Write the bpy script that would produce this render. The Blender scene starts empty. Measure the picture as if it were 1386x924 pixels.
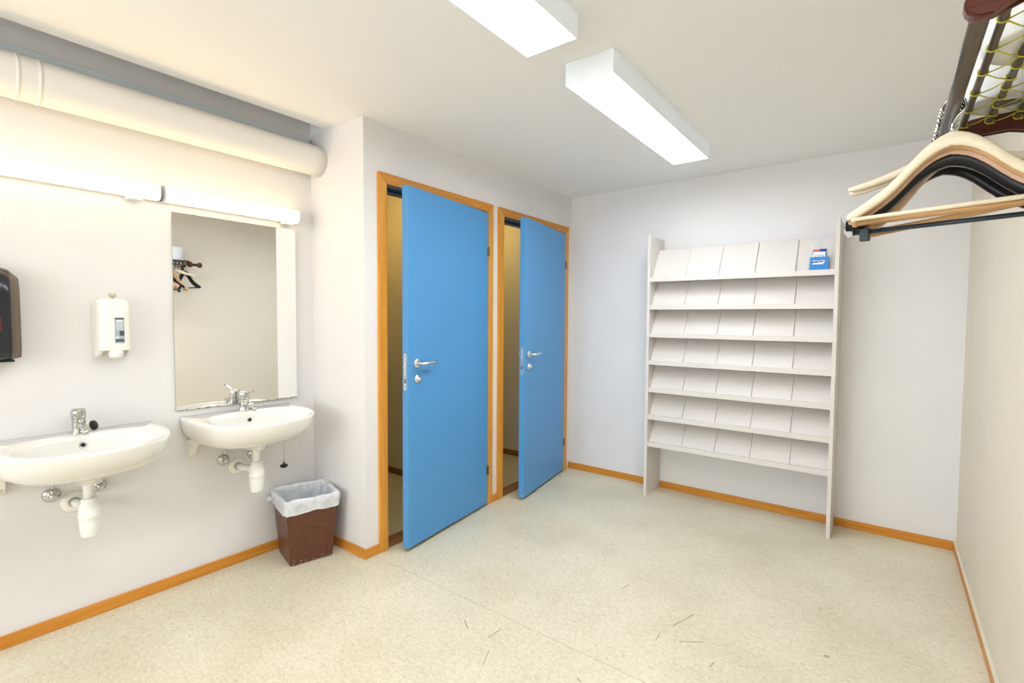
import bpy, bmesh, math, random
from mathutils import Vector, Matrix
random.seed(7)
PI = math.pi
S = bpy.context.scene
C = S.collection

# ------------------------------------------------------------------ camera, world, exposure
CAM_H = 1.33
F_PX, CX, CY = 660.36, 727.03, 460.87
yaw, pitch, roll = math.radians(-35.745), math.radians(2.466), math.radians(0.507)
fw = Vector((math.sin(yaw)*math.cos(pitch), math.cos(yaw)*math.cos(pitch), -math.sin(pitch)))
r0 = Vector((math.cos(yaw), -math.sin(yaw), 0)); u0 = r0.cross(fw)
r1 = r0*math.cos(roll) + u0*math.sin(roll); u1 = -r0*math.sin(roll) + u0*math.cos(roll)
cd = bpy.data.cameras.new('camera'); cam = bpy.data.objects.new('camera', cd); C.objects.link(cam)
M3 = Matrix((r1, u1, -fw)).transposed()
cam.matrix_world = Matrix.Translation((0, 0, CAM_H)) @ M3.to_4x4()
cd.sensor_width = 36; cd.lens = 36*F_PX/1386; cd.shift_x = -(CX-693)/1386; cd.shift_y = (CY-462)/1386
cd.clip_start = 0.02
S.camera = cam
w = bpy.data.worlds.new('world'); S.world = w; w.use_nodes = True
w.node_tree.nodes['Background'].inputs[0].default_value = (1, 1, 1, 1)
w.node_tree.nodes['Background'].inputs[1].default_value = 1.0
S.view_settings.view_transform = 'Standard'; S.view_settings.look = 'None'
S.view_settings.gamma = 1; S.view_settings.use_curve_mapping = False
S.view_settings.exposure = 1.45
FILL = bpy.data.lights.new('added_fill_light', 'AREA'); FILL.shape = 'RECTANGLE'; FILL.size = 2.3; FILL.size_y = 1.2; FILL.energy = 18; FILL.color = (.93, .97, 1)  # added fill lamp behind the camera, brightens walls and ceiling
fill_o = bpy.data.objects.new('added_fill_light', FILL); C.objects.link(fill_o); fill_o.location = (-1.2, -2.75, 1.55); fill_o.rotation_euler = (math.radians(90), 0, 0)
CEIL_POWER, WALL_POWER = 9.5, 2.7
CEIL_COL, WALL_COL = (0.89, 0.945, 1.0), (1.0, 0.70, 0.34)
CUB_POWER, CUB_COL = 12.0, (1.0, 0.66, 0.20)

# ------------------------------------------------------------------ room measures
XS, XD, YN, YB, XR, HC = -2.826, -2.310, 1.602, 3.713, 0.361, 2.408
YF = -2.6            # wall behind the camera
XC = -3.55           # back of the two cubicles
XREC = -2.65         # edge of the recess in the ceiling above the sinks
HB = 0.053

# ------------------------------------------------------------------ materials
def mat(name, col, rough=0.5, metal=0.0, bump=None, spec=0.5, emis=None, trans=0.0, alpha=1.0, var=None, coat=0.0, sss=0.0, ior=1.45):
    m = bpy.data.materials.new(name); m.use_nodes = True
    nt = m.node_tree; b = nt.nodes['Principled BSDF']
    b.inputs['Base Color'].default_value = (*col, 1); b.inputs['Roughness'].default_value = rough
    b.inputs['Metallic'].default_value = metal; b.inputs['Specular IOR Level'].default_value = spec
    b.inputs['Transmission Weight'].default_value = trans; b.inputs['Alpha'].default_value = alpha
    b.inputs['Coat Weight'].default_value = coat; b.inputs['IOR'].default_value = ior
    if emis:
        b.inputs['Emission Color'].default_value = (*emis[0], 1); b.inputs['Emission Strength'].default_value = emis[1]
    tc = nt.nodes.new('ShaderNodeTexCoord')
    if var:
        n = nt.nodes.new('ShaderNodeTexNoise'); n.inputs['Scale'].default_value = var[1]; n.inputs['Detail'].default_value = 5
        nt.links.new(tc.outputs['Object'], n.inputs['Vector'])
        r = nt.nodes.new('ShaderNodeValToRGB'); r.color_ramp.elements[0].position = .3; r.color_ramp.elements[1].position = .7
        r.color_ramp.elements[0].color = (*[c*(1-var[0]) for c in col], 1); r.color_ramp.elements[1].color = (*[min(1, c*(1+var[0])) for c in col], 1)
        nt.links.new(n.outputs['Fac'], r.inputs['Fac']); nt.links.new(r.outputs['Color'], b.inputs['Base Color'])
    if bump:
        n = nt.nodes.new('ShaderNodeTexNoise'); n.inputs['Scale'].default_value = bump[1]; n.inputs['Detail'].default_value = 3
        nt.links.new(tc.outputs['Object'], n.inputs['Vector'])
        bp = nt.nodes.new('ShaderNodeBump'); bp.inputs['Strength'].default_value = bump[0]; bp.inputs['Distance'].default_value = bump[2] if len(bump) > 2 else .002
        nt.links.new(n.outputs['Fac'], bp.inputs['Height']); nt.links.new(bp.outputs['Normal'], b.inputs['Normal'])
    return m

def wallpaper(name, col):
    """painted woven glass-fibre wallpaper: fine slanting ribs with knots"""
    m = mat(name, col, .55, var=(.018, 3.0), spec=.35); nt = m.node_tree; b = nt.nodes['Principled BSDF']
    tc = nt.nodes.new('ShaderNodeTexCoord')
    mp = nt.nodes.new('ShaderNodeMapping'); mp.inputs['Rotation'].default_value = (math.radians(38), math.radians(38), 0)
    nt.links.new(tc.outputs['Object'], mp.inputs['Vector'])
    wv = nt.nodes.new('ShaderNodeTexWave'); wv.bands_direction = 'Z'; wv.inputs['Scale'].default_value = 34
    wv.inputs['Distortion'].default_value = 2.2; wv.inputs['Detail'].default_value = 2; wv.inputs['Detail Scale'].default_value = 6
    nt.links.new(mp.outputs['Vector'], wv.inputs['Vector'])
    n = nt.nodes.new('ShaderNodeTexNoise'); n.inputs['Scale'].default_value = 160; nt.links.new(tc.outputs['Object'], n.inputs['Vector'])
    mx = nt.nodes.new('ShaderNodeMath'); mx.operation = 'ADD'
    nt.links.new(wv.outputs['Fac'], mx.inputs[0]); nt.links.new(n.outputs['Fac'], mx.inputs[1])
    bp = nt.nodes.new('ShaderNodeBump'); bp.inputs['Strength'].default_value = .22; bp.inputs['Distance'].default_value = .0016
    nt.links.new(mx.outputs[0], bp.inputs['Height']); nt.links.new(bp.outputs['Normal'], b.inputs['Normal'])
    return m

def wood(name, c1, c2, axis='Z', rough=.38, scale=1.0):
    m = mat(name, c1, rough); nt = m.node_tree; b = nt.nodes['Principled BSDF']
    tc = nt.nodes.new('ShaderNodeTexCoord'); mp = nt.nodes.new('ShaderNodeMapping')
    sc = {'X': (1.2, 30, 30), 'Y': (30, 1.2, 30), 'Z': (30, 30, 1.2)}[axis]
    mp.inputs['Scale'].default_value = [s*scale for s in sc]
    nt.links.new(tc.outputs['Object'], mp.inputs['Vector'])
    n = nt.nodes.new('ShaderNodeTexNoise'); n.inputs['Scale'].default_value = 2.2; n.inputs['Detail'].default_value = 6; n.inputs['Distortion'].default_value = .8
    nt.links.new(mp.outputs['Vector'], n.inputs['Vector'])
    r = nt.nodes.new('ShaderNodeValToRGB'); r.color_ramp.elements[0].position = .32; r.color_ramp.elements[1].position = .68
    r.color_ramp.elements[0].color = (*c2, 1); r.color_ramp.elements[1].color = (*c1, 1)
    nt.links.new(n.outputs['Fac'], r.inputs['Fac']); nt.links.new(r.outputs['Color'], b.inputs['Base Color'])
    return m

def floor_material():
    m = mat('linoleum', (.5, .47, .38), .33, spec=.45); nt = m.node_tree; b = nt.nodes['Principled BSDF']
    N = nt.nodes.new; Lk = nt.links.new
    tc = N('ShaderNodeTexCoord')
    def noise(scale, detail, mscale=None, dist=0):
        n = N('ShaderNodeTexNoise'); n.inputs['Scale'].default_value = scale; n.inputs['Detail'].default_value = detail; n.inputs['Distortion'].default_value = dist
        if mscale:
            mp = N('ShaderNodeMapping'); mp.inputs['Scale'].default_value = mscale; mp.inputs['Rotation'].default_value = (0, 0, .5)
            Lk(tc.outputs['Object'], mp.inputs['Vector']); Lk(mp.outputs['Vector'], n.inputs['Vector'])
        else: Lk(tc.outputs['Object'], n.inputs['Vector'])
        return n
    a = noise(55, 6, (1, 1.7, 1), 1.2); big = noise(2.3, 3)
    r = N('ShaderNodeValToRGB'); e = r.color_ramp.elements
    e[0].position = .30; e[0].color = (.60, .55, .40, 1); e[1].position = .72; e[1].color = (.80, .75, .60, 1)
    k = e.new(.5); k.color = (.72, .67, .515, 1)
    Lk(a.outputs['Fac'], r.inputs['Fac'])
    r2 = N('ShaderNodeValToRGB'); r2.color_ramp.elements[0].position = .3; r2.color_ramp.elements[0].color = (.90, .88, .84, 1)
    r2.color_ramp.elements[1].position = .7; r2.color_ramp.elements[1].color = (1.05, 1.05, 1.07, 1)
    Lk(big.outputs['Fac'], r2.inputs['Fac'])
    mul = N('ShaderNodeMix'); mul.data_type = 'RGBA'; mul.blend_type = 'MULTIPLY'; mul.inputs['Factor'].default_value = 1
    Lk(r.outputs['Color'], mul.inputs['A']); Lk(r2.outputs['Color'], mul.inputs['B'])
    cur = mul.outputs['Result']
    sep = N('ShaderNodeSeparateXYZ'); Lk(tc.outputs['Object'], sep.inputs[0])
    def math_(op, x, y=None, z=None):
        n = N('ShaderNodeMath'); n.operation = op
        for i, v in enumerate((x, y, z)):
            if v is None: continue
            if isinstance(v, (int, float)): n.inputs[i].default_value = v
            else: Lk(v, n.inputs[i])
        return n.outputs[0]
    def over(cur, mask, col, amt):
        mx = N('ShaderNodeMix'); mx.data_type = 'RGBA'
        Lk(math_('MULTIPLY', mask, amt), mx.inputs['Factor']); Lk(cur, mx.inputs['A']); mx.inputs['B'].default_value = (*col, 1)
        return mx.outputs['Result']
    # welded seams between the sheets of linoleum
    for yy in (1.65, -.35):
        cur = over(cur, math_('LESS_THAN', math_('ABSOLUTE', math_('SUBTRACT', sep.outputs['Y'], yy)), .0016), (.30, .27, .21), .55)
    # scuffs and one brown spot, as worn into the floor
    segs = [((-1.476, 1.522), (-1.429, 1.492), .003), ((-1.317, 1.499), (-1.31, 1.57), .003), ((-1.225, 1.363), (-1.264, 1.444), .002),
            ((-1.031, 2.172), (-1.024, 2.225), .003), ((-.722, 2.038), (-.675, 2.177), .0035), ((-.746, 1.905), (-.749, 1.971), .002),
            ((-.662, 1.952), (-.582, 2.008), .003), ((-.516, 1.877), (-.51, 1.912), .003), ((-.895, 1.52), (-.878, 1.514), .003),
            ((-.16, 2.212), (-.157, 2.214), .009)]
    for (ax, ay), (bx_, by), wd in segs:
        dx, dy = bx_-ax, by-ay; l2 = dx*dx+dy*dy
        px = math_('SUBTRACT', sep.outputs['X'], ax); py = math_('SUBTRACT', sep.outputs['Y'], ay)
        t = math_('DIVIDE', math_('ADD', math_('MULTIPLY', px, dx), math_('MULTIPLY', py, dy)), l2)
        t = math_('MINIMUM', math_('MAXIMUM', t, 0.0), 1.0)
        qx = math_('SUBTRACT', px, math_('MULTIPLY', t, dx)); qy = math_('SUBTRACT', py, math_('MULTIPLY', t, dy))
        d = math_('SQRT', math_('ADD', math_('MULTIPLY', qx, qx), math_('MULTIPLY', qy, qy)))
        cur = over(cur, math_('LESS_THAN', d, wd), (.20, .15, .09), .6)
    Lk(cur, b.inputs['Base Color'])
    n2 = noise(7, 4); r3 = N('ShaderNodeMapRange'); r3.inputs['To Min'].default_value = .26; r3.inputs['To Max'].default_value = .46
    Lk(n2.outputs['Fac'], r3.inputs['Value']); Lk(r3.outputs['Result'], b.inputs['Roughness'])
    return m

M = {}
M['wall'] = wallpaper('woven_wallpaper', (.80, .785, .785))
M['wall_r'] = wallpaper('woven_wallpaper_beige', (.79, .72, .59))
M['wall_cub'] = wallpaper('woven_wallpaper_cubicle', (.78, .74, .62))
M['ceil'] = mat('ceiling_paint', (.92, .91, .90), .7, bump=(.15, 220, .001), spec=.3)
M['floor'] = floor_material()
M['pine_z'] = wood('varnished_pine_upright', (.78, .37, .055), (.66, .27, .03), 'Z')
M['pine_y'] = wood('varnished_pine_along_y', (.70, .30, .04), (.56, .21, .02), 'Y')
M['pine_x'] = wood('varnished_pine_along_x', (.70, .30, .04), (.56, .21, .02), 'X')
M['thresh'] = wood('worn_threshold_wood', (.36, .17, .06), (.24, .10, .035), 'Y')
M['cream'] = mat('cream_edge', (.78, .70, .56), .5)
M['blue'] = mat('blue_door_paint', (.082, .31, .64), .34, bump=(.06, 90, .0008), spec=.5)
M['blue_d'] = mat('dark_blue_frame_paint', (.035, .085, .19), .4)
M['steel'] = mat('brushed_steel', (.78, .78, .77), .28, 1.0)
M['chrome'] = mat('chrome', (.58, .58, .57), .10, 1.0)
M['dark_hole'] = mat('dark_hole', (.012, .012, .012), .6)
M['porc'] = mat('white_porcelain', (.88, .87, .83), .12, coat=.5)
M['plast'] = mat('white_plastic', (.88, .88, .86), .3)
M['plast_w'] = mat('cream_white_plastic', (.90, .88, .82), .35)
M['rubber'] = mat('black_rubber', (.015, .015, .016), .45)
M['black'] = mat('smoky_black_plastic', (.02, .02, .028), .18, spec=.6)
M['black_edge'] = mat('smoky_brown_edge_plastic', (.13, .095, .07), .25)
M['red'] = mat('dull_red_patch', (.11, .014, .014), .4)
M['mirror'] = mat('mirror_silver', (.96, .97, .97), .0, 1.0)
M['mirror_edge'] = mat('mirror_edge_glass', (.35, .42, .40), .2)
M['rust'] = mat('rust_stain', (.10, .06, .03), .7)
M['brown'] = mat('brown_plastic_bin', (.115, .040, .020), .40, var=(.22, 60), bump=(.2, 120, .001))
M['scratch'] = mat('pale_scratches', (.5, .42, .36), .6)
M['shelfw'] = mat('off_white_laminate', (.72, .675, .635), .45, bump=(.04, 100, .0006))
M['galv'] = mat('grey_painted_metal', (.68, .76, .82), .45, .0)
M['pipe'] = mat('white_wrapped_pipe', (.84, .82, .79), .38, bump=(.12, 9, .004))
M['house'] = mat('white_lamp_housing', (.85, .87, .88), .4)
M['lit_side'] = mat('white_lamp_side_with_glow', (.84, .88, .92), .4, emis=((.78, .90, 1.0), .055))  # faint blue-white glow put into the housing material to brighten the sides
M['maho'] = wood('mahogany_lacquer', (.135, .035, .022), (.07, .017, .012), 'X', .22)
M['rod'] = mat('dark_grey_tube', (.13, .105, .085), .35, .6)
M['net'] = mat('yellow_cord', (.62, .56, .06), .5)
M['paper'] = mat('white_paper', (.86, .88, .88), .8, bump=(.2, 60, .001))
M['cream_wood'] = wood('pale_birch', (.82, .74, .58), (.76, .66, .48), 'X', .4)
M['tan_wood'] = wood('tan_beech', (.66, .40, .19), (.56, .31, .13), 'X', .33)
M['pink_wood'] = wood('pinkish_beech', (.72, .50, .35), (.62, .40, .26), 'X', .3)
M['black_gl'] = mat('glossy_black_plastic', (.006, .0065, .008), .30, spec=.3)
M['navy'] = mat('dark_blue_black_rail', (.02, .035, .05), .3)
M['card_blue'] = mat('bright_blue_card', (.035, .24, .60), .3)
M['card_navy'] = mat('navy_print', (.02, .07, .28), .3)
M['card_red'] = mat('red_print', (.62, .12, .10), .3)
M['card_white'] = mat('white_print', (.78, .82, .86), .3)
M['label_grey'] = mat('grey_blue_label', (.42, .47, .50), .25)
M['label_dark'] = mat('dark_label_band', (.07, .10, .13), .3)
M['brass'] = mat('old_brass_hinge', (.22, .15, .07), .35, .8)

def film(name, col, k, amp=.13, ns=38):
    m = bpy.data.materials.new(name); m.use_nodes = True; nt = m.node_tree
    b = nt.nodes['Principled BSDF']; b.inputs['Base Color'].default_value = (*col, 1); b.inputs['Roughness'].default_value = .25
    out = nt.nodes['Material Output']; t = nt.nodes.new('ShaderNodeBsdfTransparent'); mx = nt.nodes.new('ShaderNodeMixShader')
    n = nt.nodes.new('ShaderNodeTexNoise'); n.inputs['Scale'].default_value = ns; n.inputs['Detail'].default_value = 4; n.inputs['Distortion'].default_value = 1.5
    tc = nt.nodes.new('ShaderNodeTexCoord'); nt.links.new(tc.outputs['Object'], n.inputs['Vector'])
    mr = nt.nodes.new('ShaderNodeMapRange'); mr.inputs['From Min'].default_value = .3; mr.inputs['From Max'].default_value = .7
    mr.inputs['To Min'].default_value = max(0, k-amp); mr.inputs['To Max'].default_value = min(1, k+amp)
    nt.links.new(n.outputs['Fac'], mr.inputs['Value']); nt.links.new(mr.outputs['Result'], mx.inputs['Fac'])
    nt.links.new(t.outputs[0], mx.inputs[1]); nt.links.new(b.outputs[0], mx.inputs[2]); nt.links.new(mx.outputs[0], out.inputs['Surface'])
    bp = nt.nodes.new('ShaderNodeBump'); bp.inputs['Strength'].default_value = .35; bp.inputs['Distance'].default_value = .004
    nt.links.new(n.outputs['Fac'], bp.inputs['Height']); nt.links.new(bp.outputs['Normal'], b.inputs['Normal'])
    return m
M['liner'] = film('translucent_bin_liner', (.88, .92, .97), .74, .12, 16)
M['clear'] = film('clear_plastic_film', (.75, .80, .84), .12, .04, 10)
def emit(name, col, st):
    m = bpy.data.materials.new(name); m.use_nodes = True; nt = m.node_tree; nt.nodes.clear()
    e = nt.nodes.new('ShaderNodeEmission'); e.inputs[0].default_value = (*col, 1); e.inputs[1].default_value = st
    o = nt.nodes.new('ShaderNodeOutputMaterial'); nt.links.new(e.outputs[0], o.inputs[0]); return m
M['ceil_glow'] = emit('ceiling_diffuser_glow', CEIL_COL, CEIL_POWER)
M['wall_glow'] = emit('wall_tube_glow', WALL_COL, WALL_POWER)
M['cub_glow'] = emit('cubicle_dome_glow', CUB_COL, CUB_POWER)

# ------------------------------------------------------------------ mesh helpers
def new(): return bmesh.new()
def box(bm, x0, x1, y0, y1, z0, z1, bev=0.0, seg=2, T=None, mi=0):
    r = bmesh.ops.create_cube(bm, size=1)
    vs = r['verts']
    for v in vs:
        v.co = Vector(((x0+x1)/2+v.co.x*(x1-x0), (y0+y1)/2+v.co.y*(y1-y0), (z0+z1)/2+v.co.z*(z1-z0)))
    fs = set(f for v in vs for f in v.link_faces)
    if bev:
        es = list(set(e for v in vs for e in v.link_edges))
        rr = bmesh.ops.bevel(bm, geom=es, offset=bev, segments=seg, affect='EDGES', profile=.5)
        fs = set(rr['faces']) | set(f for f in fs if f.is_valid)
        vs = list(set(v for f in fs for v in f.verts))
    for f in fs:
        if f.is_valid: f.material_index = mi
    if T is not None:
        for v in vs: v.co = T @ v.co
    return vs
def tube(bm, pts, r, seg=12, closed=False, caps=True, mi=0):
    pts = [Vector(p) for p in pts]; n = len(pts)
    rad = r if isinstance(r, (list, tuple)) else [r]*n
    rings = []; up = None
    for i, p in enumerate(pts):
        if closed: t = (pts[(i+1) % n]-pts[i-1])
        else: t = pts[min(i+1, n-1)]-pts[max(i-1, 0)]
        t.normalize()
        if up is None: up = Vector((0, 0, 1)) if abs(t.z) < .9 else Vector((1, 0, 0))
        a = t.cross(up)
        if a.length < 1e-5: a = t.orthogonal()
        a.normalize(); b = a.cross(t).normalized(); up = b
        rings.append([bm.verts.new(p+(a*math.cos(2*PI*k/seg)+b*math.sin(2*PI*k/seg))*rad[i]) for k in range(seg)])
    m = n if closed else n-1
    for i in range(m):
        A, B = rings[i], rings[(i+1) % n]
        for k in range(seg):
            f = bm.faces.new((A[k], A[(k+1) % seg], B[(k+1) % seg], B[k])); f.smooth = True; f.material_index = mi
    if caps and not closed:
        bm.faces.new(rings[0][::-1]).material_index = mi; bm.faces.new(rings[-1]).material_index = mi
def lathe(bm, prof, seg=24, T=None, mi=0, smooth=True):
    """profile [(r, z)], around local z, through matrix T"""
    T = T or Matrix()
    rings = []
    for r, z in prof:
        if r < 1e-6: rings.append([bm.verts.new(T @ Vector((0, 0, z)))])
        else: rings.append([bm.verts.new(T @ Vector((r*math.cos(2*PI*k/seg), r*math.sin(2*PI*k/seg), z))) for k in range(seg)])
    for A, B in zip(rings, rings[1:]):
        for k in range(seg):
            a = [A[0]] if len(A) == 1 else [A[k], A[(k+1) % seg]]
            b = [B[0]] if len(B) == 1 else [B[(k+1) % seg], B[k]]
            if len(a)+len(b) < 3: continue
            f = bm.faces.new(a+b); f.smooth = smooth; f.material_index = mi
def loft(bm, rings, close_ends=(True, True), mi=0, smooth=True, loop=True):
    R = [[bm.verts.new(Vector(p)) for p in r] for r in rings]
    n = len(R[0])
    for A, B in zip(R, R[1:]):
        for k in range(n if loop else n-1):
            f = bm.faces.new((A[k], A[(k+1) % n], B[(k+1) % n], B[k])); f.smooth = smooth; f.material_index = mi
    if close_ends[0]: bm.faces.new(R[0][::-1]).material_index = mi
    if close_ends[1]: bm.faces.new(R[-1]).material_index = mi
    return R
def obj(name, bm, mats, parent=None, loc=None, recalc=True, auto=None):
    if recalc: bmesh.ops.recalc_face_normals(bm, faces=bm.faces)
    me = bpy.data.meshes.new(name); bm.to_mesh(me); bm.free()
    for m in (mats if isinstance(mats, (list, tuple)) else [mats]): me.materials.append(m)
    o = bpy.data.objects.new(name, me); C.objects.link(o)
    if parent: o.parent = parent
    if loc: o.location = loc
    return o
def tag(o, label, cat, group=None, kind=None):
    o['label'] = label; o['category'] = cat
    if group: o['group'] = group
    if kind: o['kind'] = kind
    return o
def thing(name, label, cat, loc=(0, 0, 0), rz=0.0, group=None, kind=None):
    o = bpy.data.objects.new(name, None); C.objects.link(o); o.empty_display_size = .05
    o.location = loc; o.rotation_euler = (0, 0, rz)
    return tag(o, label, cat, group, kind)
def dup(root, loc, rz=None, rot=None, label=None, mats=None):
    r = root.copy(); C.objects.link(r); r.location = loc
    if rz is not None: r.rotation_euler = (0, 0, rz)
    if rot is not None: r.rotation_euler = rot
    if label: r['label'] = label
    for ch in list(root.children):
        c = ch.copy(); C.objects.link(c); c.parent = r
        for g in ch.children:
            d = g.copy(); C.objects.link(d); d.parent = c
    return r
def TR(x, y, z, rx=0, ry=0, rz=0):
    return Matrix.Translation((x, y, z)) @ Matrix.Rotation(rz, 4, 'Z') @ Matrix.Rotation(ry, 4, 'Y') @ Matrix.Rotation(rx, 4, 'X')
def struct(name, bm, m, label, cat): return tag(obj(name, bm, m), label, cat, kind='structure')

# ------------------------------------------------------------------ room shell
bm = new(); box(bm, XC-.1, XR+.12, YF-.12, YB+.12, -.1, 0)
struct('floor', bm, M['floor'], 'mottled beige grey linoleum floor with scuffs and a seam', 'floor')

bm = new()
box(bm, XREC, XR+.12, YF-.12, YB+.12, HC, HC+.42)                   # room ceiling
box(bm, XC-.1, XREC, YN, YB+.12, HC, HC+.42)                        # over the cubicles
box(bm, XS-.12, XREC, YF-.12, YN, HC+.32, HC+.42)                   # top of the recess above the sinks
struct('ceiling', bm, M['ceil'], 'flat off-white ceiling with a recess above the sink wall', 'ceiling')

bm = new(); box(bm, XS-.12, XS, YF-.12, YN, 0, HC+.32)
struct('wall_left', bm, M['wall'], 'white textured wall carrying the two washbasins and the mirror', 'wall')
bm = new(); box(bm, XC-.1, XR+.12, YB, YB+.12, 0, HC)
struct('wall_back', bm, M['wall'], 'white textured far wall behind the brochure shelf', 'wall')
bm = new(); box(bm, XR, XR+.12, YF-.12, YB, 0, HC)
struct('wall_right', bm, M['wall_r'], 'beige-white textured wall at right carrying the coat rack', 'wall')
bm = new(); box(bm, XS, XR, YF-.12, YF, 0, .9); box(bm, XS, XR, YF-.12, YF, 2.2, HC); box(bm, XS, -2.4, YF-.12, YF, .9, 2.2); box(bm, 0, XR, YF-.12, YF, .9, 2.2)
struct('wall_front', bm, M['wall'], 'white wall opposite the brochure shelf', 'wall')

win = thing('added_window', 'added window in the unseen wall, made up for fill light', 'window', (-1.2, YF-.06, .9), kind='structure')  # unseen window, added to go with the fill lamp
for a_ in ((-1.2, 1.2, -.03, .03, 0, .05), (-1.2, 1.2, -.03, .03, 1.25, 1.3), (-1.2, -1.15, -.03, .03, .05, 1.25), (1.15, 1.2, -.03, .03, .05, 1.25), (-.025, .025, -.03, .03, .05, 1.25)):
    bm = new(); box(bm, *a_, bev=.004); obj('added_window_frame', bm, M['house'], win)

# door openings (y0, y1 of the clear hole in the wall)
D1 = (1.728, 2.606); D2 = (2.752, 3.606); ZT = 2.092; WT = .10
bm = new()
box(bm, XS-.12, XD, YN, YN+.10, 0, HC)                              # face beside the basins
box(bm, XD-WT, XD, YN+.10, D1[0], 0, HC)
box(bm, XD-WT, XD, D1[1], D2[0], 0, HC)
box(bm, XD-WT, XD, D2[1], YB, 0, HC)
box(bm, XD-WT, XD, D1[0], D1[1], ZT, HC)
box(bm, XD-WT, XD, D2[0], D2[1], ZT, HC)
struct('wall_partition', bm, M['wall'], 'white textured partition wall that holds the two blue doors', 'wall')
bm = new()
box(bm, XC-.1, XC, YN, YB, 0, HC)
box(bm, XC, XD-WT, 2.65, 2.71, 0, HC)
box(bm, XC, XS-.12, YN, YN+.1, 0, HC)
struct('wall_cubicle', bm, M['wall_cub'], 'inner walls of the two cubicles behind the blue doors', 'wall')

def board(name, boxes, m, label):
    bm = new()
    for b in boxes: box(bm, *b, bev=.002, seg=1)
    return struct(name, bm, m, label, 'baseboard')
t = .012
board('baseboard_left', [(XS, XS+t, YF, YN-t, 0, HB)], M['pine_y'], 'orange pine baseboard under the washbasins')
board('baseboard_partition', [(XS, XD+t, YN-t, YN, 0, HB)], M['pine_x'], 'short pine baseboard beside the brown bin')
board('baseboard_doors', [(XD, XD+t, YN, 1.687, 0, HB), (XD, XD+t, 2.648, 2.708, 0, HB)], M['pine_y'], 'pine baseboard pieces either side of the first door frame')
board('baseboard_back', [(XD, -1.472, YB-t, YB, 0, HB), (-1.445, -.279, YB-t, YB, 0, HB), (-.252, XR, YB-t, YB, 0, HB)], M['pine_x'], 'pine baseboard along the far wall behind the shelf')
rb = board('baseboard_right', [(XR-t, XR, YF, YB-t, 0, HB-.003)], M['pine_y'], 'pine baseboard with cream top edge along the right wall')
bm = new(); box(bm, XR-t-.001, XR, YF, YB-t, HB-.003, HB+.002, bev=.001, seg=1); o = obj('top_edge', bm, M['cream'], rb); o['label'] = 'cream top edge'  # thin cream strip along the top face of the board
board('baseboard_cubicle', [(XC, XD-WT, 2.638, 2.65, 0, HB), (XC, XD-WT, YB-t, YB, 0, HB), (XC, XC+t, 1.7, 2.638, 0, HB), (XC, XC+t, 2.71, YB-t, 0, HB)], M['thresh'], 'brown baseboard inside the two cubicles')

# door frames: pine architrave outside, blue lining inside, wooden threshold
def frame(name, yo0, yi0, yi1, yo1, hole, label):
    root = thing(name, label, 'door frame', (XD, hole[0], 0), kind='structure')
    Y = hole[0]
    def trap(bm, pts):   # polygon in (y, z) extruded in x, mitred corners
        A = [bm.verts.new((0.0, y-Y, z)) for y, z in pts]; B = [bm.verts.new((.018, y-Y, z)) for y, z in pts]
        n = len(pts)
        bm.faces.new(A[::-1]); bm.faces.new(B)
        for k in range(n): bm.faces.new((A[k], A[(k+1) % n], B[(k+1) % n], B[k]))
        bmesh.ops.bevel(bm, geom=[e for e in bm.edges if all(v.co.x > .017 for v in e.verts)], offset=.003, segments=2, affect='EDGES')
    zi, zo = 2.077, 2.137
    for pts, m in (([(yo0, 0), (yi0, 0), (yi0, zi), (yo0, zo)], M['pine_z']), ([(yi1, 0), (yo1, 0), (yo1, zo), (yi1, zi)], M['pine_z']),
                   ([(yo0, zo), (yi0, zi), (yi1, zi), (yo1, zo)], M['pine_y'])):
        bm = new(); trap(bm, pts); obj('architrave', bm, m, root)
    h0, h1 = hole[0]-Y, hole[1]-Y
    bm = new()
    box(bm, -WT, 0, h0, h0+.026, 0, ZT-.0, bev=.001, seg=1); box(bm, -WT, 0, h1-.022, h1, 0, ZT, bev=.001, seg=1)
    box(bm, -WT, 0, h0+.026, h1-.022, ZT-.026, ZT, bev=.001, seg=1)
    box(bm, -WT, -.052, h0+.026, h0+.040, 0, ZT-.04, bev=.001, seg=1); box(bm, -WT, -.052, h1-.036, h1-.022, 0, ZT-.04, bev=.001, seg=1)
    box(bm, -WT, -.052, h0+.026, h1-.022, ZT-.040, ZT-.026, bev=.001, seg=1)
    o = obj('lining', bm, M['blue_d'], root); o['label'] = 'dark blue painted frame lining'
    bm = new()
    loft(bm, [[(x, y, z) for x, z in ((-WT-.01, 0), (-WT-.01, .012), (-WT+.012, .022), (-.03, .022), (-.004, .008), (-.004, 0))] for y in (h0+.027, h1-.023)], smooth=False)
    o = obj('threshold', bm, M['thresh'], root); o['label'] = 'worn brown wooden threshold'
    return root
frame('trim_1', 1.687, 1.741, 2.591, 2.647, D1, 'pine frame around the nearer blue door')
frame('trim_2', 2.709, 2.766, 3.592, 3.650, D2, 'pine frame around the farther blue door beside the corner')

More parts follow.
